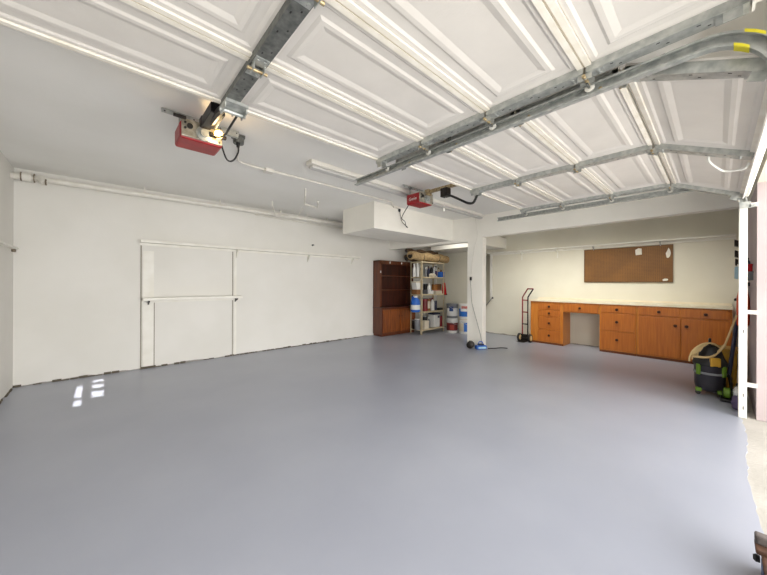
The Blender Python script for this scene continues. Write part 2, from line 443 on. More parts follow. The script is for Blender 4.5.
def opener(label, x, y, z, w, d, h, lit, rail_end, railm):
    """x,y,z = near left lower corner of the power head"""
    t = thing('garage_door_opener', label, 'garage opener', (x+w/2, y+d/2, z))
    I = Matrix.Translation(-Vector(t.location))
    X0, X1, Y0, Y1, Z0, Z1 = x, x+w, y, y+d, z, z+h
    MB(I).box(X0, X1, Y0+.012, Y1, Z0, Z1).build('housing', RED, t, bevel=.018)
    MB(I).box(X0+.008, X1-.008, Y0, Y0+.02, Z0+.012, Z1+.012).build('chassis_plate', mat('chassis_silver', (186, 180, 166), .4, .5, c2=(140, 134, 120), scale=20), t, bevel=.004)
    xm = (X0+X1)/2
    MB(I).lathe([(.055, -.012), (.055, 0), (.05, .004)], (xm+.01, Y0, Z0+.062), 24, 'y').lathe([(.03, -.03), (.03, -.012)], (xm+.01, Y0, Z0+.062), 16, 'y').build('gear_plate', GALV, t, smooth=True)
    for r, kx, kz in ((.02, X0+.06, Z0+.09), (.008, X0+.03, Z0+.07), (.008, X0+.03, Z0+.11), (.008, X1-.03, Z0+.03)):
        MB(I).lathe([(r, -.012), (r, 0)], (kx, Y0, kz), 14, 'y').build('adjustment_knob', BLACK, t)
    if lit:
        MB(I).lathe([(.012, .012), (.014, 0), (.022, -.012), (.03, -.03), (.031, -.045), (.026, -.06), (.014, -.07), (.003, -.073)], (X1-.045, Y0, Z0+.075), 18, 'y').build('light_bulb', BULB, t, smooth=True)
    # rail and its drive
    MB(I).box(xm-.005, xm+.035, rail_end, Y0+.0, Z1+.0, Z1+.006).box(xm-.005, xm+.001, rail_end, Y0, Z1+.006, Z1+.038).box(xm+.029, xm+.035, rail_end, Y0, Z1+.006, Z1+.038).build('drive_rail', railm, t)
    MB(I).box(xm-.02, xm+.05, Y0-.05, Y0+.02, Z1-.03, Z1+.05).build('rail_clamp', DARKM if lit else BRASS, t, bevel=.005)
    # perforated hanging irons
    hi = MB(I)
    zt = CZ(x)-.045; yb = Y0+.2
    hi.box(X0-.09, X1+.18, yb, yb+.004, zt, zt+.03).box(X0-.09, X1+.18, yb, yb+.03, zt+.03, zt+.034)
    hi.box(X0+.02, X0+.05, yb, yb+.004, Z1-.02, zt+.03).box(X1-.05, X1-.02, yb, yb+.004, Z1-.02, zt+.03)
    hi.build('mounting_iron', GALV, t)
    for i in range(9): MB(I).lathe([(.006, 0), (.006, -.001)], (X0-.07+i*(w+.23)/8, yb, zt+.015), 8, 'y').build('iron_hole', BLACK, t)
    return t, I, xm, Z1
op1, I1, xm1, z1 = opener('red garage door opener with glowing bulb, hanging from the ceiling at left', .416, 2.67, 2.33, .29, .25, .13, True, -.15, DARKM)
# trolley, black arm, cable strap
MB(I1).box(.53, .62, 2.30, 2.56, 2.40, 2.47).build('trolley', BLACK, op1, bevel=.004)
MB(I1).tube(arc([(.58, 2.50, 2.42), (.575, 2.25, 2.40), (.57, 2.05, 2.34), (.57, 1.93, 2.285)], 4), .024, 8).build('door_arm', DARKM, op1, smooth=True)
MB(I1).box(.50, .62, 1.84, 1.96, 2.262, 2.279).box(.50, .506, 1.86, 1.96, 2.235, 2.262).box(.614, .62, 1.86, 1.96, 2.235, 2.262).lathe([(.012, .49), (.012, .63)], (0, 1.93, 2.25), 10, 'x').build('arm_bracket', GALV, op1)
MB(I1).tube(arc([(.60, 1.97, 2.27), (.60, 2.06, 2.26), (.60, 2.15, 2.25), (.62, 2.30, 2.275), (.64, 2.52, 2.34), (.60, 2.62, 2.37)], 6), .007, 8).build('release_cable', BLACK, op1, smooth=True)
MB(I1).box(.60, .72, 2.63, 2.66, 2.385, 2.41).build('wiring_clamp', DARKM, op1, bevel=.004)
MB(I1).box(.37, .45, 2.64, 2.665, 2.455, 2.475).build('wiring_strip', DARKM, op1, bevel=.004)
MB(I1).tube(arc([(.65, 2.66, 2.39), (.745, 2.92, 2.50), (.77, 2.93, 2.42), (.81, 2.94, 2.34), (.86, 2.94, 2.35), (.90, 2.94, 2.43), (.90, 2.93, 2.49)], 6), .007, 8).build('power_cord', BLACK, op1, smooth=True)
MB(I1).box(.63, .86, 2.80, 2.83, 2.505, 2.53).box(.63, .66, 2.80, 2.83, 2.42, 2.505).build('side_arm', GALV, op1)
oc = thing('ceiling_outlet', 'grey metal ceiling junction box beside the lit opener with black plug', 'outlet', (.92, 2.96, CZ(.9)))
Ioc = Matrix.Translation(-Vector(oc.location))
MB(Ioc).box(.86, .96, 2.93, 3.01, 2.57, CZ(.9)).lathe([(.045, 2.52), (.05, 2.57)], (.91, 2.96, 0), 16).build('box', GALVD, oc, bevel=.004)
MB(Ioc).lathe([(.013, 2.48), (.018, 2.52)], (.90, 2.94, 0), 10).build('plug', BLACK, oc)

op2, I2, xm2, z2 = opener('red garage door opener hung from the ceiling behind the farther door', 3.08, 2.66, 2.33, .29, .24, .14, False, 1.2, BRASS)
font_part('maker_lettering', 'Genie', .058, Vector((3.0785, 2.78, 2.395))-op2.location, (PI/2, 0, -PI/2), WHITEP, op2)
MB(I2).box(3.18, 3.27, 2.30, 2.40, 2.36, 2.47).build('trolley', DARKM, op2, bevel=.004)
MB(I2).tube(arc([(3.20, 2.32, 2.38), (3.18, 2.22, 2.335), (3.14, 2.02, 2.22), (3.12, 1.95, 2.185), (3.10, 1.88, 2.172), (3.09, 1.84, 2.21), (3.085, 1.81, 2.262)], 5), .014, 8).build('door_arm', BLACK, op2, smooth=True)
MB(I2).box(3.05, 3.12, 1.76, 1.86, 2.268, 2.279).box(3.055, 3.06, 1.78, 1.84, 2.24, 2.268).box(3.11, 3.115, 1.78, 1.84, 2.24, 2.268).build('arm_bracket', GALV, op2)
MB(I2).tube([(3.24, 2.36, 2.365), (3.26, 2.40, 2.23)], .002, 6).build('release_string', NYLON, op2)
MB(I2).lathe([(.012, 0), (.016, .02), (.012, .04)], (3.26, 2.40, 2.19), 10).build('release_knob', NYLON, op2)
MB(I2).tube(arc([(3.12, 2.90, 2.35), (3.22, 3.0, 2.36), (3.30, 3.2, 2.24), (3.58, 3.40, 2.25), (3.80, 3.58, 2.22), (3.97, 3.70, 2.245), (3.87, 3.74, 2.33), (3.845, 3.76, 2.44), (3.84, 3.77, 2.52)], 6), .006, 8).build('power_cord', DARKM, op2, smooth=True)
pl_ = thing('beam_socket', 'small white socket high on the beam left of the farther opener, cord plugged in', 'socket', (3.84, 3.8, 2.56))
Ip = Matrix.Translation(-Vector(pl_.location))
MB(Ip).box(3.70, 3.88, 3.775, 3.80, 2.56, 2.598).build('base', WPIPE, pl_, bevel=.004)
MB(Ip).lathe([(.012, 2.51), (.02, 2.53), (.02, 2.56)], (3.84, 3.775, 0), 10).build('plug', BLACK, pl_)

# ------------------------------------------------------------ ceiling fittings
def tube_light(label, x0, y0, x1, y1, z, rods=False):
    L = math.hypot(x1-x0, y1-y0); t = thing('ceiling_light_fixture', label, 'ceiling light', ((x0+x1)/2, (y0+y1)/2, z), math.atan2(y1-y0, x1-x0))
    a = 0; M = Matrix.Rotation(-a, 4, 'Y')
    MB(M).box(-L/2, L/2, -.06, .06, -.05, 0).build('housing', WPAINT, t, bevel=.006)
    MB(M).box(-L/2+.02, L/2-.02, -.045, .045, -.085, -.05).build('diffuser', mat('diffuser_grey', (200, 199, 196), .3), t, bevel=.012)
    if rods:
        for x in (-L*.35, L*.35): MB(M).tube([(x, 0, 0), (x, 0, CZ((x0+x1)/2)-z)], .01, 8).build('rod', WPAINT, t)
tube_light('long white unlit tube light on the ceiling, partly hidden by the track between the doors', 1.66, 3.03, 3.47, 3.08, 2.6)
tube_light('long white unlit tube light on the ceiling beyond the farther opener, toward the column', 3.85, 3.10, 5.45, 3.12, 2.6)
cd = thing('ceiling_conduit', 'thin white conduit bent along the ceiling from the junction box', 'conduit', (1.44, 3.6, 2.6))
Ic = Matrix.Translation(-Vector(cd.location))
MB(Ic).tube(arc([(x, y, 2.587) for x, y in ((.93, 3.02), (1.0, 3.25), (1.06, 3.48), (1.12, 3.57), (1.25, 3.60), (1.44, 3.605), (1.83, 3.60), (2.81, 3.61), (3.5, 3.62))], 5), .012, 8).tube([(3.5, 3.62, 2.587), (3.68, 3.79, 2.587)], .012, 8).build('pipe', WPIPE, cd, smooth=True)
MB(Ic).box(1.40, 1.50, 3.56, 3.65, 2.56, 2.6).build('junction_box', WPIPE, cd, bevel=.004)

pp = thing('overhead_pipe', 'long white painted drain pipe along the top of the back wall', 'pipe', (1.5, 5.45, 2.5))
Iq = Matrix.Translation(-Vector(pp.location))
MB(Iq).tube([(-.62, 5.46, 2.475), (3.9, 5.46, 2.52)], .034, 16).build('pipe', WPIPE, pp, smooth=True)
MB(Iq).tube([(-.78, 5.46, 2.47), (-.70, 5.46, 2.474)], .036, 16).lathe([(.05, -.04), (.052, 0), (.05, .04)], (-.66, 5.46, 2.475), 16, 'x').lathe([(.046, -.03), (.046, .03)], (-.54, 5.46, 2.477), 16, 'x').tube([(-.56, 5.43, 2.47), (-.53, 5.38, 2.44), (-.51, 5.36, 2.42)], .032, 12).build('elbow_fitting', WPIPE, pp, smooth=True)
for r, p, w_ in ((.052, (-.70, 5.46, 2.475), .006), (.036, (-.50, 5.37, 2.43), .006), (.053, (-.60, 5.46, 2.477), .004)):
    MB(Iq).lathe([(r, -w_), (r, w_)], p, 16, 'x').build('rusty_joint', RUST, pp)
for x in (.43, 1.40, 2.42, 2.95, 3.42):
    zc = 2.475+(x+.62)*.01
    MB(Iq).lathe([(.038, -.012), (.038, .012)], (x, 5.46, zc), 16, 'x').box(x-.008, x+.008, 5.452, 5.468, zc+.03, CZ(x)).build('pipe_strap', WPIPE, pp)
tag(MB().tube([(2.0, 5.56, 2.47), (3.9, 5.56, 2.44)], .012, 8).build('thin_wall_pipe', WPIPE, smooth=True), 'thin white pipe just below the thick drain pipe on the back wall', 'pipe')
# U hooks on the ceiling
hk = [((2.14, 3.98), (2.33, 4.42), (2.60, 4.46)),]
tag(MB().tube([(2.13, 3.98, 2.5), (2.13, 3.98, CZ(2.13))], .012, 8).tube([(2.13, 3.98, 2.505), (2.35, 4.42, 2.505), (2.62, 4.48, 2.505), (2.44, 4.16, 2.505)], .014, 8).tube([(2.35, 4.42, 2.505), (2.35, 4.42, CZ(2.35))], .010, 8).build('ceiling_hook', WPIPE), 'white bent bracket hook hanging from the ceiling near the soffit', 'hook')
tag(MB().tube([(2.05, 4.95, 2.53), (2.28, 5.34, 2.44)], .01, 8).tube([(2.05, 4.95, 2.53), (2.05, 4.95, CZ(2.05))], .01, 8).tube([(2.62, 5.0, CZ(2.62)), (2.66, 5.22, 2.50)], .01, 8).tube([(2.28, 5.34, 2.44), (2.66, 5.22, 2.50)], .008, 8).build('storage_rack_bracket', WPIPE), 'thin white diagonal bracket by the drain pipe', 'bracket')
tag(MB().lathe([(.02, 0), (.02, -.012), (.008, -.016), (.008, -.04), (.014, -.05)], (3.17, YB, 2.03), 12, 'y').build('wall_hook', GALVD), 'tiny grey hook on the back wall above the long shelf', 'hook')

# ------------------------------------------------------------ back wall shelves
def shelf(label, x0, x1, z, d, brs, bh, bmat=SHELFW, brd=.0):
    t = thing('wall_shelf', label, 'shelf', ((x0+x1)/2, YB, z)); I = Matrix.Translation(-Vector(t.location))
    MB(I).box(x0, x1, YB-d, YB-.002, z-.04, z).build('board', SHELFW, t, bevel=.002)
    MB(I).box(x0, x1, YB-.02, YB-.002, z-.075, z-.04).build('cleat', SHELFW, t)
    for x in brs:
        MB(I).prism([(x-.008, YB-.002, z-.041), (x-.008, YB-d*.95, z-.041), (x-.008, YB-d*.85, z-.06), (x-.008, YB-.04, z-bh*.8), (x-.008, YB-.002, z-bh)], (.016, 0, 0)).build('bracket', bmat, t)
    return t
shelf('long white wall shelf, the upper one on the back wall', .39, 4.33, 1.86, .14, (1.70, 3.06, 4.16), .19)
shelf('short white wall shelf, the lower one on the back wall', .42, 1.76, 1.03, .16, (.49, 1.68), .11, DARKM)
# filled door outline: cream strip with dark gaps
fp = thing('wall_panel_strip', 'narrow cream panel strip set in the back wall, outlined by dark gaps', 'wall panel', (.485, YB, 0))
If = Matrix.Translation(-Vector(fp.location))
MB(If).box(.425, .555, YB-.012, YB-.001, .02, 1.71).build('panel', SHELFW, fp)
MB(If).box(.400, .412, YB-.010, YB-.001, 0, 1.83).box(.555, .566, YB-.008, YB-.001, 0, 1.0).build('gap_line', GAPL, fp)
tag(MB().box(.41, .58, YB-.02, YB-.001, 0, .03).build('dirt_crust', GAP), 'dark crust of dirt on the floor joint below the narrow panel', 'dirt')
vs = thing('shelf_standard', 'thin vertical metal shelf standard under the long shelf on the back wall', 'shelf standard', (1.64, YB, 0))
Iv = Matrix.Translation(-Vector(vs.location))
MB(Iv).box(1.66, 1.70, YB-.014, YB-.001, .02, 1.80).build('channel', SHELFW, vs)
MB(Iv).box(1.635, 1.645, YB-.009, YB-.001, 0, 1.80).build('gap_line', GAPL, vs)
# left wall shelf
ls = thing('wall_shelf', 'short cream shelf on the left side wall, at the left edge of the photo', 'shelf', (XL, 5.2, 1.65))
Is = Matrix.Translation(-Vector(ls.location))
MB(Is).box(XL+.001, XL+.05, 3.2, 5.55, 1.63, 1.65).build('board', SHELFW, ls)
MB(Is).box(XL+.001, XL+.03, 5.50, 5.56, 1.60, 1.64).build('end_bracket', RUST, ls)

# ------------------------------------------------------------ mahogany hutch
ht = thing('hutch', 'dark mahogany hutch with open shelves above two cupboard doors, against the back wall', 'hutch', (5.38, 5.44, 0))
Ih = Matrix.Translation(-Vector(ht.location))
hx0, hx1, hy, hy1, lz, tz = 4.80, 5.97, 5.26, 5.60, .69, 1.80
MB(Ih).box(hx0, hx1, hy+.02, hy1, .05, lz-.025).box(hx0+.02, hx1-.02, hy+.05, hy1, 0, .05).build('lower_cabinet', MAHOG, ht)
MB(Ih).box(hx0-.01, hx1+.01, hy-.005, hy1, lz-.025, lz).build('counter', MAHOGD, ht, bevel=.004)
uy = 5.36
up = MB(Ih).box(hx0, hx0+.022, uy, hy1, lz, tz).box(hx1-.022, hx1, uy, hy1, lz, tz).box(hx0, hx1, uy-.01, hy1, tz-.03, tz)
up.build('upper_case', MAHOG, ht)
MB(Ih).box(hx0+.022, hx1-.022, hy1-.015, hy1, lz, tz-.03).build('back_board', MAHOGD, ht)
MB(Ih).box(hx0+.022, hx0+.05, uy-.008, uy, lz, tz-.03).box(hx1-.05, hx1-.022, uy-.008, uy, lz, tz-.03).box(hx0+.022, hx1-.022, uy-.008, uy, tz-.09, tz-.03).build('face_frame', MAHOG, ht)
for z in (1.08, 1.43): MB(Ih).box(hx0+.022, hx1-.022, uy+.01, hy1-.015, z, z+.02).build('shelf', MAHOG, ht)
for x0, x1 in ((hx0+.03, hx0+.575), (hx0+.60, hx1-.03)):
    d = MB(Ih).box(x0, x1, hy, hy+.02, .09, lz-.06).build('door', MAHOGL, ht, bevel=.003)
    MB(Ih).box(x0+.06, x1-.06, hy-.008, hy, .15, lz-.12).build('raised_panel', MAHOGL, d, bevel=.008)
    kx = x1-.03 if x0 < 5.2 else x0+.03
    MB(Ih).lathe([(.006, 0), (.006, -.012), (.014, -.016), (.012, -.026)], (kx, hy, .46), 10, 'y').build('knob', KNOB, d)
for x, z in ((5.12, 1.755), (5.52, 1.755), (4.815, 1.52)): MB(Ih).box(x-.012, x+.012, uy-.014, uy-.008, z-.02, z+.03).build('shelf_clip', WHITEP, ht)

# ------------------------------------------------------------ storage shelving unit
ux0, ux1, uy0, uy1 = 5.73, 6.64, 4.87, 5.24
su = thing('shelving_unit', 'beige steel shelving unit crowded with cans and jugs, between hutch and buckets', 'shelving unit', ((ux0+ux1)/2, 5.05, 0))
Iu = Matrix.Translation(-Vector(su.location))
for x in (ux0, ux1):
    for y in (uy0, uy1):
        sx = 1 if x == ux0 else -1; sy = 1 if y == uy0 else -1
        xa, xb = sorted((x, x+sx*.035)); ya, yb_ = sorted((y, y+sy*.035))
        xc, xd = sorted((x, x+sx*.003)); yc, yd = sorted((y, y+sy*.003))
        MB(Iu).box(xa, xb, yc, yd, 0, 1.81).box(xc, xd, ya, yb_, 0, 1.81).build('leg', BEIGEM, su)
SZ = [.12, .56, .99, 1.42, 1.80]
for z in SZ: MB(Iu).box(ux0+.003, ux1-.003, uy0+.003, uy1-.003, z-.03, z).build('shelf', BEIGEM, su)

def onshelf(px, lev, y): return (5.73+(px-421.5)/24.5+(y-4.87)*1.2, y, SZ[lev])
def lathe_thing(name, label, cat, loc, prof, m, lid=None, lm=None, group=None, band=None, bandm=None, seg=16):
    body = MB().lathe(prof, (0,0,0), seg)
    if lid or band:
        t = thing(name, label, cat, loc, 0, group)
        body.build('body', m, t, smooth=True)
        if lid: MB().lathe(lid, (0,0,0), seg).build('cap', lm, t, smooth=True)
        if band: MB().lathe(band, (0,0,0), seg).build('paper_label', bandm, t, smooth=True)
        return t
    o = body.build(name, m, smooth=True); o.location = loc
    return tag(o, label, cat, group)
def can(label, loc, r, h, m, lm=SILVER, band=None, name='paint_can', cat='can', group=None):
    return lathe_thing(name, label, cat, loc, [(r*.97, 0), (r, .006), (r, h-.01), (r*.98, h-.004)], m,
                       [(r*1.02, h-.008), (r*1.03, h-.002), (r*1.02, h+.004), (r*.8, h+.004)], lm, group,
                       [(r*1.004, h*.2), (r*1.012, h*.22), (r*1.012, h*.78), (r*1.004, h*.8)] if band else None, band)
def bottle(label, loc, r, h, m, lm=WHITEP, band=None, name='bottle', cat='bottle', group=None):
    return lathe_thing(name, label, cat, loc, [(r*.9, 0), (r, .01), (r, h*.62), (r*.8, h*.74), (r*.36, h*.84), (r*.34, h*.88)], m,
                       [(r*.42, h*.87), (r*.44, h*.9), (r*.4, h)], lm, group,
                       [(r*1.004, h*.15), (r*1.015, h*.17), (r*1.015, h*.55), (r*1.004, h*.57)] if band else None, band)
def carton(label, loc, w, d, h, m, name='carton', cat='box', rz=0, lidm=None):
    t = thing(name, label, cat, loc, rz)
    MB().box(-w/2, w/2, -d/2, d/2, 0, h).build('body', m, t, bevel=.004)
    MB().box(-w/2-.003, w/2+.003, -d/2-.003, d/2+.003, h*.82, h+.003).build('lid', lidm or m, t, bevel=.003)
    return t
# top level (fourth shelf)
G = 'bottles and cans crowding the top level of the beige shelving unit'
bottle('tall white bottle at the left end of the top shelf level', onshelf(414.6, 3, 4.97), .036, .30, WHITEP)
bottle('taller white bottle second from left on the top shelf level', onshelf(417.6, 3, 4.99), .040, .34, WHITEP)
bottle('short cream bottle beside the front left leg on the top shelf level', onshelf(420.6, 3, 5.04), .034, .22, CREAMP, GREYP)
bottle('grey spray bottle just right of the front left leg, top shelf level', onshelf(425.2, 3, 4.95), .034, .24, GREYP, WHITEP)
bottle('navy bottle third from the leg on the top shelf level', onshelf(428.0, 3, 5.03), .036, .28, NAVY, BLACK)
bottle('black bottle with white cap in the middle of the top shelf level', onshelf(430.8, 3, 5.06), .036, .31, BLACK, WHITEP)
can('tall silver aerosol can in the middle of the top shelf level', onshelf(433.3, 3, 5.0), .032, .27, SILVER, NAVY, name='aerosol_can')
bottle('white bottle with violet label right of the silver can', onshelf(435.6, 3, 5.07), .034, .30, WHITEP, BLACK, PURPLE)
bottle('tan bottle behind the blue box on the top shelf level', onshelf(438.6, 3, 5.12), .034, .27, CREAMP, BROWN)
bottle('brown bottle at the right end of the top shelf level', onshelf(441.2, 3, 5.12), .034, .25, BROWN, CREAMP)
carton('small blue box at the right end of the top shelf level', onshelf(440.8, 3, 4.95), .17, .10, .14, BLUE)
# crumpled bag
def blob(name, label, cat, loc, s, m, seed=0, amp=.25, sub=3):
    bm = bmesh.new(); bmesh.ops.create_icosphere(bm, subdivisions=sub, radius=1); rnd = random.Random(seed)
    ph = [rnd.random()*6 for _ in range(6)]
    for v in bm.verts:
        c = v.co; k = 1+amp*(math.sin(4*c.x+ph[0])*math.sin(5*c.y+ph[1])+.5*math.sin(9*c.z+ph[2]+3*c.x))*.5
        v.co = Vector((c.x*k*s[0], c.y*k*s[1], max(-s[2]*.8, c.z*k*s[2])))
    mb = MB(); mb.bm.free(); mb.bm = bm
    bmesh.ops.translate(bm, verts=bm.verts, vec=(0, 0, s[2]*.8))
    o = mb.build(name, m, smooth=True); o.location = loc
    return tag(o, label, cat)
blob('crumpled_bag', 'crumpled cream bag lying on the front edge of the top shelf level', 'bag', onshelf(432.0, 3, 4.93), (.13, .05, .055), CREAMP, 3)
# third level
carton('brown low carton left of the front leg on the third shelf level', onshelf(417.0, 2, 5.02), .20, .16, .11, BROWN)
tb = thing('plastic_bin', 'white tilted plastic bin on top of the brown carton', 'bin', (onshelf(417.0, 2, 5.02)[0], 5.02, SZ[2]+.115), 0)
b_ = MB(); b_.prism([(-.10, 0, 0), (.10, 0, 0), (.13, 0, .18), (-.13, 0, .18)], (0, .16, 0)); b_.build('tub', WHITEP, tb, bevel=.01)
MB().box(-.14, .14, -.01, .17, .17, .20).build('rim', CREAMP, tb, bevel=.004); tb.location.y = 4.93
carton('grey low box just right of the leg on the third shelf level', onshelf(427.2, 2, 5.0), .22, .16, .10, GREYP)
bottle('white trigger bottle standing on the third shelf level', onshelf(428.6, 2, 4.93), .05, .27, WHITEP)
can('black short can behind the white trigger bottle', onshelf(425.2, 2, 5.12), .06, .26, BLACK)
carton('small white box in front on the third shelf level', onshelf(430.6, 2, 4.92), .10, .07, .08, WHITEP)
can('round amber and brown can on the third shelf level', onshelf(434.2, 2, 5.08), .075, .24, plain('amber_can', (176, 116, 52), .5), BROWN)
carton('brown upright box right of the amber can', onshelf(438.2, 2, 5.12), .13, .12, .25, BROWN)
carton('long cream box with red print on the third shelf level', onshelf(437.0, 2, 4.93), .27, .09, .09, CREAMP, lidm=plain('pale_red_print', (206, 150, 132), .6))
# second level
jug = thing('water_jug', 'blue plastic jug with handle on the left of the second shelf level', 'jug', onshelf(415.8, 1, 4.98), 0)
MB().lathe([(.10, 0), (.115, .02), (.118, .20), (.10, .30), (.05, .345), (.045, .36)], (0,0,0), 20).build('body', BLUE, jug, smooth=True)
MB().lathe([(.05, .35), (.05, .385), (.04, .39)], (0,0,0), 14).build('cap', WHITEP, jug)
MB().tube(arc([(-.04, 0, .33), (-.10, 0, .37), (-.13, 0, .30), (-.11, 0, .22)], 5), .012, 8).build('handle', BLUE, jug, smooth=True)
MB().lathe([(.119, .06), (.1205, .065), (.1205, .17), (.119, .175)], (0,0,0), 20).build('paper_label', WHITEP, jug)
carton('white slim box beside the blue jug on the second shelf level', onshelf(420.0, 1, 4.97), .07, .10, .31, WHITEP)
can('dark red can just right of the leg, second shelf level', onshelf(424.6, 1, 5.0), .07, .31, DRED, BLACK, band=MAROON)
can('brown and tan can beside the dark red can', onshelf(427.6, 1, 5.03), .06, .30, BROWN, DRED, band=CREAMP)
can('burgundy tin left of the white bottle, second shelf level', onshelf(430.0, 1, 5.05), .045, .32, MAROON, SILVER)
bottle('white flat-shouldered bottle, second shelf level', onshelf(432.0, 1, 4.97), .05, .33, WHITEP, DRED)
can('small navy tin right of the white bottle, second shelf level', onshelf(434.8, 1, 5.02), .05, .24, NAVY, GREYP)
carton('low black tray at the right of the second shelf level', onshelf(439.5, 1, 4.98), .22, .14, .045, BLACK)
# bottom level
can('grey can left of the leg on the lowest shelf level', onshelf(417.6, 0, 4.97), .07, .26, GREYP, WHITEP)
can('black can at the far left of the lowest shelf level', onshelf(415.0, 0, 5.12), .07, .22, BLACK)
carton('cream carton right of the leg on the lowest shelf level', onshelf(424.6, 0, 4.96), .16, .13, .20, CREAMP)
can('small black can behind the cream carton', onshelf(424.6, 0, 5.14), .06, .28, BLACK)
bottle('grey and white bottle beside the cream carton', onshelf(428.2, 0, 4.99), .045, .27, GREYP, WHITEP)
wb = thing('plastic_pail', 'large white square pail on the lowest shelf level', 'pail', onshelf(433.8, 0, 5.02), 0)
MB().prism([(-.12, -.10, 0), (.12, -.10, 0), (.12, .10, 0), (-.12, .10, 0)], (0, 0, .33)).build('body', WHITEP, wb, bevel=.02)
MB().box(-.125, .125, -.105, .105, .33, .365).build('lid', NAVY, wb, bevel=.006)
MB().box(.02, .10, -.102, -.1, .24, .30).build('sticker', NAVY, wb)
can('dark red can at the right end of the lowest shelf level', onshelf(439.4, 0, 5.0), .075, .28, DRED, BLACK)
# red cloth hanging on the right side of the unit
rc = thing('hanging_cloth', 'bright red cloth hanging by a black strap at the right side of the shelving unit', 'cloth', (6.70, 4.92, 1.38)); rc.scale = (1.5, 1, 1)
MB().box(-.004, .004, -.01, .01, -.12, .02).tube([(-.055, 0, .0), (0, 0, .005)], .006, 8).build('strap', BLACK, rc)
MB().prism([(-.03, -.015, -.10), (.03, -.015, -.10), (.055, -.015, -.25), (.075, -.015, -.42), (-.045, -.015, -.42), (-.05, -.015, -.25)], (0, .03, 0)).build('cloth', BRTRED, rc, bevel=.012)
MB().box(.02, .09, -.01, .01, -.43, -.40).build('hem', BLACK, rc)
# rolled carpets on top
def roll(label, p0, p1, r, m, hm):
    t = thing('rolled_carpet', label, 'carpet roll', (p0[0], p0[1], p0[2]-r)); I = Matrix.Translation(-Vector(t.location))
    p0, p1 = Vector(p0), Vector(p1); d = (p1-p0)
    n = 14; pts = [p0+d*(i/n)+Vector((0, 0, .018*math.sin(i*1.3))) for i in range(n+1)]
    MB(I).tube(pts, r, 18).build('roll', m, t, smooth=True)
    e = d.normalized(); a = p0-e*.004
    MB(I).tube([a, a+e*.006], r*.72, 18).build('dark_core', hm, t)
    a = Vector(pts[4]); MB(I).tube([a, a+e*.02], r*1.015, 18).tube([Vector(pts[10]), Vector(pts[10])+e*.02], r*1.01, 18).build('tie', hm, t)
    return t
roll('thick tan rolled carpet lying on the shelving unit', (5.42, 4.97, 1.925), (6.85, 4.95, 1.915), .10, TAN, DARKM)
roll('dark brown rolled carpet behind the tan one on top of the unit', (5.62, 5.28, 1.90), (6.75, 5.2, 1.91), .085, TAND, BLACK)
roll('thin brown roll squeezed under the soffit above the tan carpet', (5.45, 5.12, 2.055), (6.6, 5.08, 2.055), .05, TAND, BLACK)

# ------------------------------------------------------------ paint buckets
def bucket(label, loc, m, bandm, lidm, h=.37, r=.145):
    t = thing('paint_bucket', label, 'bucket', loc)
    MB().lathe([(r*.9, 0), (r*.92, .01), (r, h-.05), (r*1.03, h-.045), (r*1.03, h-.035), (r, h-.03), (r, h-.02)], (0,0,0), 28).build('pail', m, t, smooth=True)
    MB().lathe([(r*.94, h*.16), (r*.953, h*.17), (r*.995, h*.68), (r*.99, h*.69)], (0,0,0), 28).build('paper_label', bandm, t, smooth=True)
    MB().lathe([(r*1.05, h-.024), (r*1.06, h-.018), (r*1.06, h-.002), (r*.95, h), (r*.9, h-.006)], (0,0,0), 28).build('lid', lidm, t, smooth=True)
    MB().tube(arc([(-r*1.03, 0, h-.06), (-r*.8, -r*.7, h-.12), (0, -r*1.12, h-.16), (r*.8, -r*.7, h-.12), (r*1.03, 0, h-.06)], 5), .004, 6).build('wire_handle', SILVER, t, smooth=True)
    return t
bucket('white bucket with maroon label, bottom of the left stack beside the shelving unit', (6.65, 4.62, 0), WHITEP, MAROON, WHITEP)
bucket('grey topped bucket with white and blue label, top of the left stack', (6.65, 4.62, .372), GREYP, WHITEP, GREYP)
bucket('white bucket with small blue mark, bottom of the right stack next to the column', (6.76, 4.32, 0), WHITEP, CREAMP, CREAMP)
bk = bucket('white bucket with wide blue band, top of the right stack next to the column', (6.76, 4.32, .372), WHITEP, BLUEL, WHITEP)
# small coloured squares on labels facing the doors
def sticker(parent, r, a0, a1, z0, z1, m, name='label_print'):
    mb = MB(); n = 6
    for i in range(n):
        a, b = a0+(a1-a0)*i/n, a0+(a1-a0)*(i+1)/n
        f = lambda t, z: mb.v((r*math.cos(t), r*math.sin(t), z))
        mb.bm.faces.new([f(a, z0), f(b, z0), f(b, z1), f(a, z1)])
    return mb.build(name, m, parent)
bks = [o for o in COL.objects if o.name.startswith('paint_bucket')]
R_ = math.radians
sticker(bks[0], .147, R_(190), R_(235), .08, .20, plain('print_orange_red', (170, 60, 44), .6))
sticker(bks[1], .147, R_(185), R_(225), .18, .30, plain('print_navy', (40, 70, 130), .6))
sticker(bks[2], .147, R_(205), R_(245), .06, .28, BLUEL)
sticker(bks[3], .1480, R_(180), R_(280), .26, .32, plain('print_red_faded', (196, 110, 100), .6))
sticker(bks[3], .1475, R_(170), R_(300), .19, .255, WHITEP)

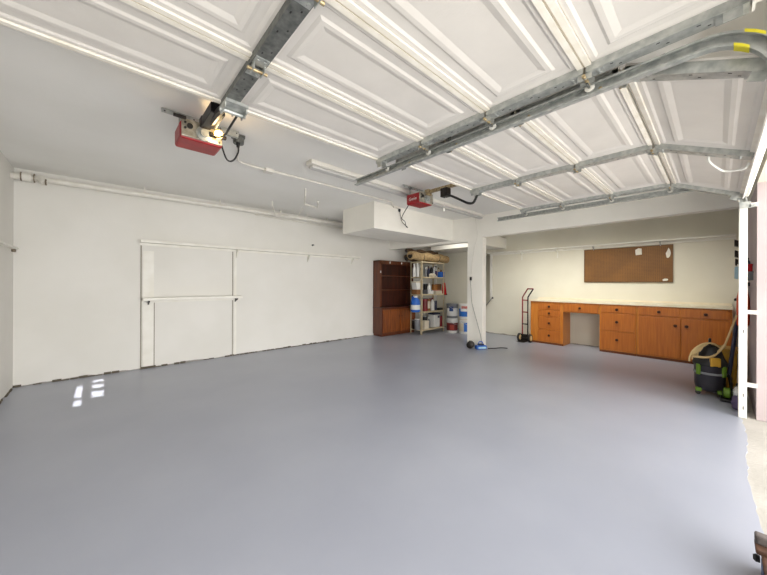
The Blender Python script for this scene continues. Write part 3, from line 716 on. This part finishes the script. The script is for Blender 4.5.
# ------------------------------------------------------------ column cord, outlet, chargers
ou = thing('wall_outlet', 'small outlet with black plug on the side of the white column', 'outlet', (5.5, 3.36, 1.35))
Io = Matrix.Translation(-Vector(ou.location))
MB(Io).box(5.490, 5.499, 3.33, 3.40, 1.29, 1.41).build('cover_plate', WPAINT, ou, bevel=.002)
MB(Io).box(5.468, 5.490, 3.345, 3.385, 1.32, 1.39).build('plug', BLACK, ou, bevel=.004)
tag(MB().tube(arc([(5.475, 3.37, 1.35), (5.46, 3.345, 1.15), (5.46, 3.33, .90), (5.46, 3.26, .65), (5.45, 3.19, .45), (5.44, 3.11, .2), (5.42, 3.09, .04), (5.40, 3.10, .018)], 6), .006, 8).build('power_cord', CORDG, smooth=True), 'thin grey cord running down the column from its outlet to the floor', 'cord')
tag(MB().tube(arc([(5.494, 3.37, 1.41), (5.494, 3.34, 1.7), (5.494, 3.29, 2.0), (5.494, 3.235, 2.2), (5.494, 3.25, 2.4), (5.494, 3.28, 2.59)], 6), .005, 8).build('power_cord', WPIPE, smooth=True), 'white cord running up the column from its outlet to the ceiling', 'cord')
bc = thing('battery_charger', 'blue tool charger on the floor in front of the column', 'charger', (5.36, 3.07, 0), R_(-30)); bc.scale = (.8, .8, .85)
MB().box(-.13, .13, -.07, .07, 0, .085).build('body', BLUE, bc, bevel=.02)
MB().box(-.07, .07, -.04, .04, .085, .12).build('top_block', NAVY, bc, bevel=.01)
MB().box(-.10, .10, -.073, -.07, .02, .06).build('front_strip', LBLUE, bc)
MB().tube(arc([(-.06, 0, .10), (-.04, 0, .16), (.04, 0, .16), (.06, 0, .10)], 4), .01, 8).build('handle', BLUE, bc, smooth=True)
dv = thing('cordless_drill', 'dark rounded power tool lying beside the blue charger', 'tool', (5.28, 3.24, 0), R_(20))
MB().lathe([(.03, -.10), (.065, -.08), (.07, .03), (.045, .09), (.02, .11)], (0, 0, .07), 16, 'x').build('body', DARKM, dv, smooth=True)
MB().box(-.06, -.01, -.025, .025, .10, .15).build('grip', BLACK, dv, bevel=.01)
tag(MB().tube(arc([(5.47, 2.98, .008), (5.60, 2.90, .008), (5.72, 2.84, .008), (5.78, 2.74, .008)], 5), .007, 8).build('floor_cord', DARKM, smooth=True), 'short dark cord on the floor right of the blue charger', 'cord')

# handrail by the recess
hr = thing('handrail', 'dark slanted handrail with a round knob end beside the recess in the right wall', 'handrail', (7.25, 3.9, .75))
Ir = Matrix.Translation(-Vector(hr.location))
MB(Ir).tube([(7.24, 4.12, .56), (7.24, 3.84, .89)], .008, 8).build('rail', GREYP, hr, smooth=True)
MB(Ir).lathe([(.008, 0), (.02, .01), (.024, .02), (.014, .035)], (7.21, 3.82, .90), 12, 'x').build('knob', BLACK, hr, smooth=True)
struct('trim_7', MB().box(XR-.02, XR-.001, 3.86, 3.92, .85, 2.02), WPAINT)

# ------------------------------------------------------------ workbench wall
sh = thing('wall_shelf', 'long white shelf high on the right wall above the brown pegboard', 'shelf', (7.2, 1.8, 2.03))
Ish = Matrix.Translation(-Vector(sh.location))
MB(Ish).box(7.16, 7.299, -.20, 3.92, 2.015, 2.04).build('board', SHELFW, sh)
MB(Ish).box(7.275, 7.299, -.20, 3.92, 1.97, 2.015).build('cleat', SHELFW, sh)
for y in (3.12, 2.35, 1.68, .68):
    MB(Ish).box(7.288, 7.297, y-.012, y+.012, 1.82, 2.0).prism([(7.29, y-.006, 2.013), (7.18, y-.006, 2.013), (7.18, y-.006, 2.0), (7.29, y-.006, 1.93)], (0, .012, 0)).build('bracket', GALV if y < 2 else SHELFW, sh)
pb = thing('pegboard', 'brown pegboard panel on the wall over the wooden workbench', 'pegboard', (7.29, 1.18, 1.62))
MB().box(-.012, .006, -.653, .653, -.317, .322).build('board', PEG, pb)
MB().box(-.018, .006, -.665, -.653, -.33, .335).box(-.018, .006, .653, .665, -.33, .335).box(-.018, .006, -.665, .665, .322, .335).box(-.018, .006, -.665, .665, -.33, -.317).build('frame', plain('peg_frame', (112, 82, 48), .6), pb)
def scrap(label, y, z, w, h, k, name='paper_note'):
    mb = MB(); rnd = random.Random(k)
    pts = [(7.272, y+w*math.cos(a)*(.7+.5*rnd.random()), z+h*math.sin(a)*(.7+.5*rnd.random())) for a in [i*PI/4 for i in range(8)]]
    mb.prism(pts, (-.003, 0, 0)); tag(mb.build(name, PAPER), label, 'note')
scrap('torn white paper near the top of the pegboard', .98, 1.85, .06, .075, 1)
scrap('small pale scrap at the right edge of the pegboard', .575, 1.80, .03, .09, 2)
scrap('tiny white scrap at the lower right corner of the pegboard', .62, 1.335, .04, .025, 4)

wt = thing('worktop', 'long cream worktop running over the wooden bench cabinets', 'worktop', (7.05, 1.3, .88))
Iw = Matrix.Translation(-Vector(wt.location))
MB(Iw).box(6.82, 7.297, -.16, 2.745, .885, .925).build('slab', CTOP, wt, bevel=.003)
MB(Iw).box(7.275, 7.297, -.16, 2.745, .925, .96).build('backsplash', CTOP, wt)
BX = 6.85
def knob(parent, y, z, I):
    MB(I).lathe([(.008, 0), (.008, -.012), (.024, -.016), (.022, -.026), (.008, -.03)], (BX-.016, y, z), 12, 'x').build('knob', KNOB, parent, smooth=True)
def front(I, t, nm, ya, yb, za, zb, ky, kz, panel=True):
    d = MB(I).box(BX-.016, BX, ya, yb, za, zb).build(nm, OAKP, t, bevel=.004)
    knob(d, ky, kz, I); return d
def unit(name, label, ya, yb, z0, drawers, doors, extra=None):
    t = thing(name, label, 'cabinet', (7.07, (ya+yb)/2, z0)); I = Matrix.Translation(-Vector(t.location))
    MB(I).box(BX, BX+.02, ya, yb, z0+.04 if z0 == 0 else z0, .884).box(BX+.02, 7.297, ya, ya+.018, z0, .884).box(BX+.02, 7.297, yb-.018, yb, z0, .884).build('carcass', OAK, t)
    if z0 == 0: MB(I).box(BX+.03, BX+.05, ya+.018, yb-.018, 0, .04).box(BX+.01, BX+.03, ya, yb, 0, .04).build('toe_kick', OAKK, t)
    for (a, b, c, d, ky, kz) in drawers: front(I, t, 'drawer', a, b, c, d, ky, kz)
    for (a, b, c, d, ky, kz) in doors: front(I, t, 'door', a, b, c, d, ky, kz)
    if extra: extra(I, t)
    return t
unit('drawer_cabinet', 'narrow oak cabinet of four drawers at the left end of the bench', 2.10, 2.735, 0,
     [(2.15, 2.57, .725, .84, 2.356, .785), (2.15, 2.57, .585, .70, 2.356, .645), (2.15, 2.57, .31, .565, 2.356, .44), (2.15, 2.57, .055, .29, 2.356, .185)], [])
kd = unit('kneehole_drawer', 'single wide oak drawer bridging the kneehole under the worktop', 1.49, 2.095, .69,
     [(1.51, 2.08, .71, .855, 1.80, .785)], [])
unit('drawer_cabinet', 'oak cabinet of three drawers right of the kneehole', .945, 1.485, 0,
     [(.965, 1.455, .735, .865, 1.22, .795), (.965, 1.455, .41, .72, 1.22, .57), (.965, 1.455, .06, .395, 1.22, .25)], [])
unit('bench_cabinet', 'wide oak cabinet with two drawers over two doors at the right end of the bench', -.155, .94, 0,
     [(.41, .915, .73, .865, .655, .795), (-.135, .39, .73, .865, .115, .79)],
     [(.395, .915, .055, .705, .455, .585), (-.135, .385, .055, .705, .325, .585)])

# ------------------------------------------------------------ hand truck
dl = thing('hand_truck', 'old red and black hand truck standing against the left end of the bench', 'hand truck', (6.70, 2.84, 0))
Id = Matrix.Translation(-Vector(dl.location))
ya, yb = 3.0, 2.80
for y, m in ((2.89, DTRUCK), (2.775, DARKM)):
    MB(Id).tube(arc([(6.80, y, .10), (6.80, y, .5), (6.80, y, .92), (6.79, y-.02, .99), (6.75, y-.09, 1.08), (6.70, y-.15, 1.15)], 5), .014, 8).build('side_rail', m, dl, smooth=True)
MB(Id).tube([(6.70, 2.74, 1.15), (6.70, 2.625, 1.15)], .014, 8).build('top_grip', DTRUCK, dl)
for z in (.38, .64, .90): MB(Id).box(6.785, 6.80, 2.775, 2.89, z-.012, z+.012).build('crossbar', DTRUCK if z > .5 else DARKM, dl)
MB(Id).prism([(6.60, 2.76, .012), (6.80, 2.76, .012), (6.80, 2.93, .012), (6.60, 2.93, .012)], (0, 0, .008)).box(6.785, 6.80, 2.76, 2.92, .02, .16).build('toe_plate', DARKM, dl)
MB(Id).tube([(6.74, 2.72, .09), (6.74, 2.93, .09)], .01, 8).build('axle', DARKM, dl)
for y in (2.70, 2.93):
    w = MB(Id).lathe([(.06, -.02), (.085, -.018), (.09, 0), (.085, .018), (.06, .02)], (6.74, y, .09), 22, 'y').build('wheel', BLACK, dl, smooth=True)
    MB(Id).lathe([(.05, -.024), (.058, -.02), (.058, .02), (.05, .024)], (6.74, y, .09), 18, 'y').lathe([(.016, -.032), (.016, .032)], (6.74, y, .09), 10, 'y').build('hub', HOSE, w, smooth=True)

# ------------------------------------------------------------ vacuum corner
vc = thing('shop_vacuum', 'black drum shop vacuum with lime green latches near the right jamb', 'vacuum', (5.12, .055, 0)); vc.scale = (.86, .86, 1)
MB().lathe([(.11, .05), (.135, .06), (.145, .12), (.15, .33), (.155, .34)], (0,0,0), 28).build('drum', plain('charcoal_drum', (44, 42, 50), .4), vc, smooth=True)
MB().lathe([(.16, .335), (.165, .345), (.165, .375), (.14, .42), (.12, .47), (.09, .54), (.05, .57)], (0,0,0), 28).build('motor_head', BLACK, vc, smooth=True)
MB().lathe([(.152, .24), (.157, .245), (.157, .26), (.152, .265)], (0,0,0), 28).build('rib', GREYP, vc, smooth=True)
MB().tube(arc([(-.09, 0, .56), (-.07, 0, .62), (.07, 0, .62), (.09, 0, .56)], 5), .013, 8).build('carry_handle', BLACK, vc, smooth=True)
for a in (140, 235, 300):
    x, y = .155*math.cos(R_(a)), .155*math.sin(R_(a))
    MB(Matrix.Translation((x, y, .30)) @ Matrix.Rotation(R_(a), 4, 'Z')).box(-.01, .014, -.022, .022, -.07, .05).build('latch', GREEN, vc, bevel=.006)
for a in (45, 135, 225, 315):
    x, y = .14*math.cos(R_(a)), .14*math.sin(R_(a))
    c = MB().box(x-.03, x+.03, y-.03, y+.03, .04, .08).build('caster_arm', GREEN if a != 45 else BLACK, vc, bevel=.008)
    MB().lathe([(.012, -.012), (.026, -.01), (.026, .01), (.012, .012)], (x*1.05, y*1.05, .027), 12, 'x').build('caster', BLACK, c, smooth=True)
ho = thing('vacuum_hose', 'coiled tan hose looped over the black shop vacuum', 'hose', (5.06, .09, 0))
MB(Matrix.Rotation(R_(200), 4, 'Z')).box(.125, .165, -.05, .05, .34, .44).build('yellow_cover', YELP, vc, bevel=.01)
hz = MB()
for k in range(5):        # loose loops standing over the motor head, turned toward the doors
    c = Vector((-.01+.018*k, .0-.006*k, .43+.014*k)); rr = .165-.02*k
    e = Vector((.69, -.72, 0)); g = Vector((-.18, -.17, .97))
    hz.tube([c+e*rr*math.cos(a)+g*rr*math.sin(a)*1.05 for a in [PI*(.10+1.0*i/20) for i in range(21)]], .008, 8)
hz.build('coil', HOSE, ho, smooth=True)
MB().tube(arc([(-.12, .09, .44), (-.10, .0, .44), (-.05, -.06, .455), (.0, -.10, .50), (-.02, -.15, .59)], 5), .013, 8).build('tail', HOSE, ho, smooth=True)
MB().tube([(-.02, -.15, .59), (.02, -.235, .92)], .009, 10).build('wand', HOSE, ho, smooth=True)
yb_ = thing('yellow_tote', 'mustard yellow plastic tote behind the black shop vacuum', 'tote', (5.52, -.03, 0))
MB().prism([(-.14, -.13, 0), (.14, -.13, 0), (.14, .13, 0), (-.14, .13, 0)], (0, 0, .48)).build('body', YELP, yb_, bevel=.02)
MB().box(-.155, .155, -.145, .145, .46, .50).build('rim', YELP, yb_, bevel=.006)
sp = thing('shovel', 'black handled shovel leaning behind the vacuum', 'shovel', (5.18, -.12, 0))
MB().tube([(-.02, .03, .22), (.52, -.07, 1.06)], .018, 10).build('shaft', NAVY, sp, smooth=True)
MB().prism([(-.10, .0, .0), (.0, .0, .0), (.04, .0, .2), (.01, .02, .25), (-.05, .02, .25), (-.12, .0, .18)], (0, .02, .01)).build('blade', DARKM, sp, bevel=.004)
MB().tube([(.49, -.11, 1.07), (.55, -.03, 1.07)], .018, 8).build('grip', BLACK, sp)
gh = thing('garden_tool', 'small lime green and black tool on the floor in front of the vacuum', 'tool', (4.95, -.075, 0))
MB().lathe([(.035, -.03), (.055, -.02), (.055, .02), (.035, .03)], (0, 0, .09), 18, 'y').build('wheel', GREEN, gh, smooth=True)
MB().lathe([(.03, -.035), (.03, .035)], (0, 0, .09), 14, 'y').build('hub', BLACK, gh)
MB().box(-.07, .07, -.05, .05, 0, .035).build('base', BLACK, gh, bevel=.01)
ch = thing('metal_canister', 'shiny chrome canister on the floor beside the jamb track', 'canister', (4.86, -.155, 0))
MB().lathe([(.04, 0), (.045, .01), (.045, .16), (.03, .19), (.02, .2)], (0,0,0), 18).build('body', CHROME, ch, smooth=True)
MB().lathe([(.022, .2), (.022, .225), (.01, .23)], (0,0,0), 12).build('cap', BLACK, ch)
blob('purple_rag', 'crumpled dark purple rag at the foot of the white upright', 'rag', (4.70, -.145, 0), (.085, .05, .075), PURPLE, 8)
lb = thing('leaf_blower', 'orange red blower hanging on the front wall behind the white upright', 'blower', (5.35, -.20, .98)); lb.scale = (.7, .62, 1)
MB().lathe([(.04, -.22), (.075, -.18), (.085, 0), (.08, .12), (.05, .24), (.03, .30)], (0,0,0), 18).build('body', ORANGE, lb, smooth=True)
MB().tube([(0, 0, -.22), (.02, 0, -.48)], .035, 12).build('nozzle', BLACK, lb, smooth=True)
MB().tube(arc([(-.06, 0, .12), (-.11, 0, .18), (-.07, 0, .25), (0, 0, .27)], 5), .014, 8).build('handle', BLACK, lb, smooth=True)
MB().box(-.01, .01, -.078, -.03, .26, .30).build('hook', DARKM, lb)
pb2 = thing('plastic_container', 'pale blue plastic container hung on the front wall above the orange blower', 'container', (5.35, -.185, 1.32))
MB().box(-.06, .06, -.063, .05, 0, .14).build('body', LBLUE, pb2, bevel=.012)
MB().lathe([(.03, .14), (.03, .165), (.02, .17)], (0,0,0), 14).build('cap', WHITEP, pb2)
tr = thing('tool_rack', 'narrow wall rack with dark hand tools beside the white upright', 'tool rack', (6.2, -.24, 1.55))
MB().box(-.35, .45, -.008, .01, -.02, .02).build('rail', BROWN, tr)
def hangtool(label, x, z, l, m, name, spread):
    t = thing(name, label, 'hand tool', (x, -.22, z))
    MB().tube([(0, 0, 0), (0, .01, l)], .010, 8).build('handle', m, t, smooth=True)
    MB().prism([(-spread, .0, -.06), (spread, .0, -.06), (spread*.5, .0, .02), (-spread*.4, .0, .03)], (0, .06, .03)).build('head', DARKM, t, bevel=.003)
    return t
hangtool('black trowel highest on the front wall beside the white upright', 6.45, 1.82, .12, BLACK, 'trowel', .06)
hangtool('dark hand saw hanging second highest on the front wall', 6.3, 1.66, .14, DARKM, 'hand_saw', .09)
hangtool('grey scraper under the dark saw on the front wall', 6.15, 1.54, .12, GREYP, 'scraper', .07)
hangtool('brown handled brush lowest of the tools on the front wall', 6.0, 1.40, .15, BROWN, 'wire_brush', .05)
rs = thing('wall_shelf', 'small grey shelf on the front wall right of the white upright', 'shelf', (5.1, -.22, 1.38))
MB().box(-.25, .25, -.03, .005, -.01, .01).build('board', GREYP, rs)
MB().box(-.2, -.19, -.03, 0, -.08, -.01).box(.19, .2, -.03, 0, -.08, -.01).build('bracket', GREYP, rs)
carton('red tin box on the small grey shelf right of the white upright', (5.0, -.228, 1.39), .14, .036, .075, BRTRED, name='tin_box')
bottle('dark blue bottle next to the red tin box', (5.2, -.228, 1.39), .018, .16, NAVY, BLACK)

# ------------------------------------------------------------ object at lower right corner
tg = thing('tool_bag', 'worn black and grey bag with brown strap at the lower right corner', 'bag', (2.04, -.27, 0))
MB().box(-.13, .105, -.14, .135, 0, .095).build('body', BLACK, tg, bevel=.015)
MB().box(-.125, .11, -.135, .14, .09, .105).build('brown_top', WOODB, tg, bevel=.008)
MB().box(.02, .11, -.10, .155, .10, .122).build('strap', WOODB, tg, bevel=.006)
MB().box(.065, .11, .02, .155, .118, .158).build('grey_pouch', GREYC, tg, bevel=.008)
MB().lathe([(.014, 0), (.016, .012), (.01, .02)], (.075, .14, .055), 12, 'y').build('buckle', BLACK, tg)
MB().box(-.11, .06, .1355, .138, .012, .07).build('blue_panel', plain('blue_print', (84, 110, 160), .6, c2=(30, 34, 50), scale=30), tg)
MB().box(-.1305, -.13, -.10, .10, .012, .07).build('side_panel', plain('blue_side', (60, 80, 120), .6, c2=(24, 28, 44), scale=30), tg)

# ------------------------------------------------------------ light
w = bpy.data.worlds.new('world'); scn.world = w; w.use_nodes = True
bg = w.node_tree.nodes['Background']; bg.inputs['Color'].default_value = (1.0, .985, .965, 1); bg.inputs['Strength'].default_value = 2.6
def area(name, loc, rot, sx, sy, e, c=(1, 1, 1), spread=PI, portal=False):
    l = bpy.data.lights.new(name, 'AREA'); l.shape = 'RECTANGLE'; l.size = sx; l.size_y = sy; l.energy = e; l.color = c; l.spread = spread
    if portal: l.cycles.is_portal = True
    o = bpy.data.objects.new(name, l); COL.objects.link(o); o.location = loc; o.rotation_euler = rot
    return o
# outdoor daylight entering through both openings (portals guide the sky light)
area('opening_portal', (.53, -.48, 1.08), (PI/2, 0, 0), 2.5, 2.16, 1, portal=True)
area('opening_portal', (3.17, -.48, 1.08), (PI/2, 0, 0), 2.56, 2.16, 1, portal=True)
area('daylight', (1.6, -3.4, 2.1), (R_(86), 0, 0), 8, 2.6, 330, (1, .985, .96))
area('bounce_fill', (2.4, -1.9, .03), (R_(140), 0, 0), 7, 2.4, 320, (1, .98, .95))  # added upward fill light imitating driveway bounce, to lift the ceiling
# added fill lights, unseen behind the beam, to brighten workbench wall and storage corner
area('alcove_fill', (5.95, 1.7, 2.30), (0, R_(-36), 0), .25, 3.0, 18, (1, .98, .90), spread=R_(100))
area('storage_fill', (5.95, 4.2, 2.30), (0, R_(-10), 0), .3, .8, 5, (1, .98, .92))
# glowing opener bulb
pl1 = bpy.data.lights.new('bulb_light', 'POINT'); pl1.energy = 1.6; pl1.color = (1, .72, .38); pl1.shadow_soft_size = .03
po = bpy.data.objects.new('bulb_light', pl1); COL.objects.link(po); po.location = (.66, 2.56, 2.38)
# narrow collimated sun patches on the floor near the left wall
def patch(x0, x1, y0, y1, e):
    el = R_(18); yy = -1.6; y = (y0+y1)/2
    area('sun_patch_light', ((x0+x1)/2, yy, (y-yy)*math.tan(el)), (R_(90-18), 0, 0), x1-x0, (y1-y0)*math.sin(el), e*(x1-x0)*(y1-y0), (1, .98, .94), spread=R_(.12))
for q in ((-.225, -.17, 4.67, 5.17), (-.22, -.16, 4.37, 4.56), (-.09, .01, 5.25, 5.37), (-.09, .01, 4.96, 5.13), (-.09, .01, 4.58, 4.83)):
    patch(*q, 8)

# ------------------------------------------------------------ camera
cam = bpy.data.cameras.new('camera'); co = bpy.data.objects.new('camera', cam); COL.objects.link(co)
yaw, roll = R_(42.53), R_(.244)
co.matrix_world = Matrix.Translation((0, 0, 1.25)) @ Matrix.Rotation(-yaw, 4, 'Z') @ Matrix.Rotation(PI/2, 4, 'X') @ Matrix.Rotation(roll, 4, 'Z')
cam.sensor_width = 36; cam.lens = 306.0/767*36; cam.shift_y = -(287.5-283.52)/767; cam.clip_start = .03; cam.clip_end = 200
scn.camera = co
scn.view_settings.view_transform = 'Standard'; scn.view_settings.look = 'None'; scn.view_settings.exposure = .04
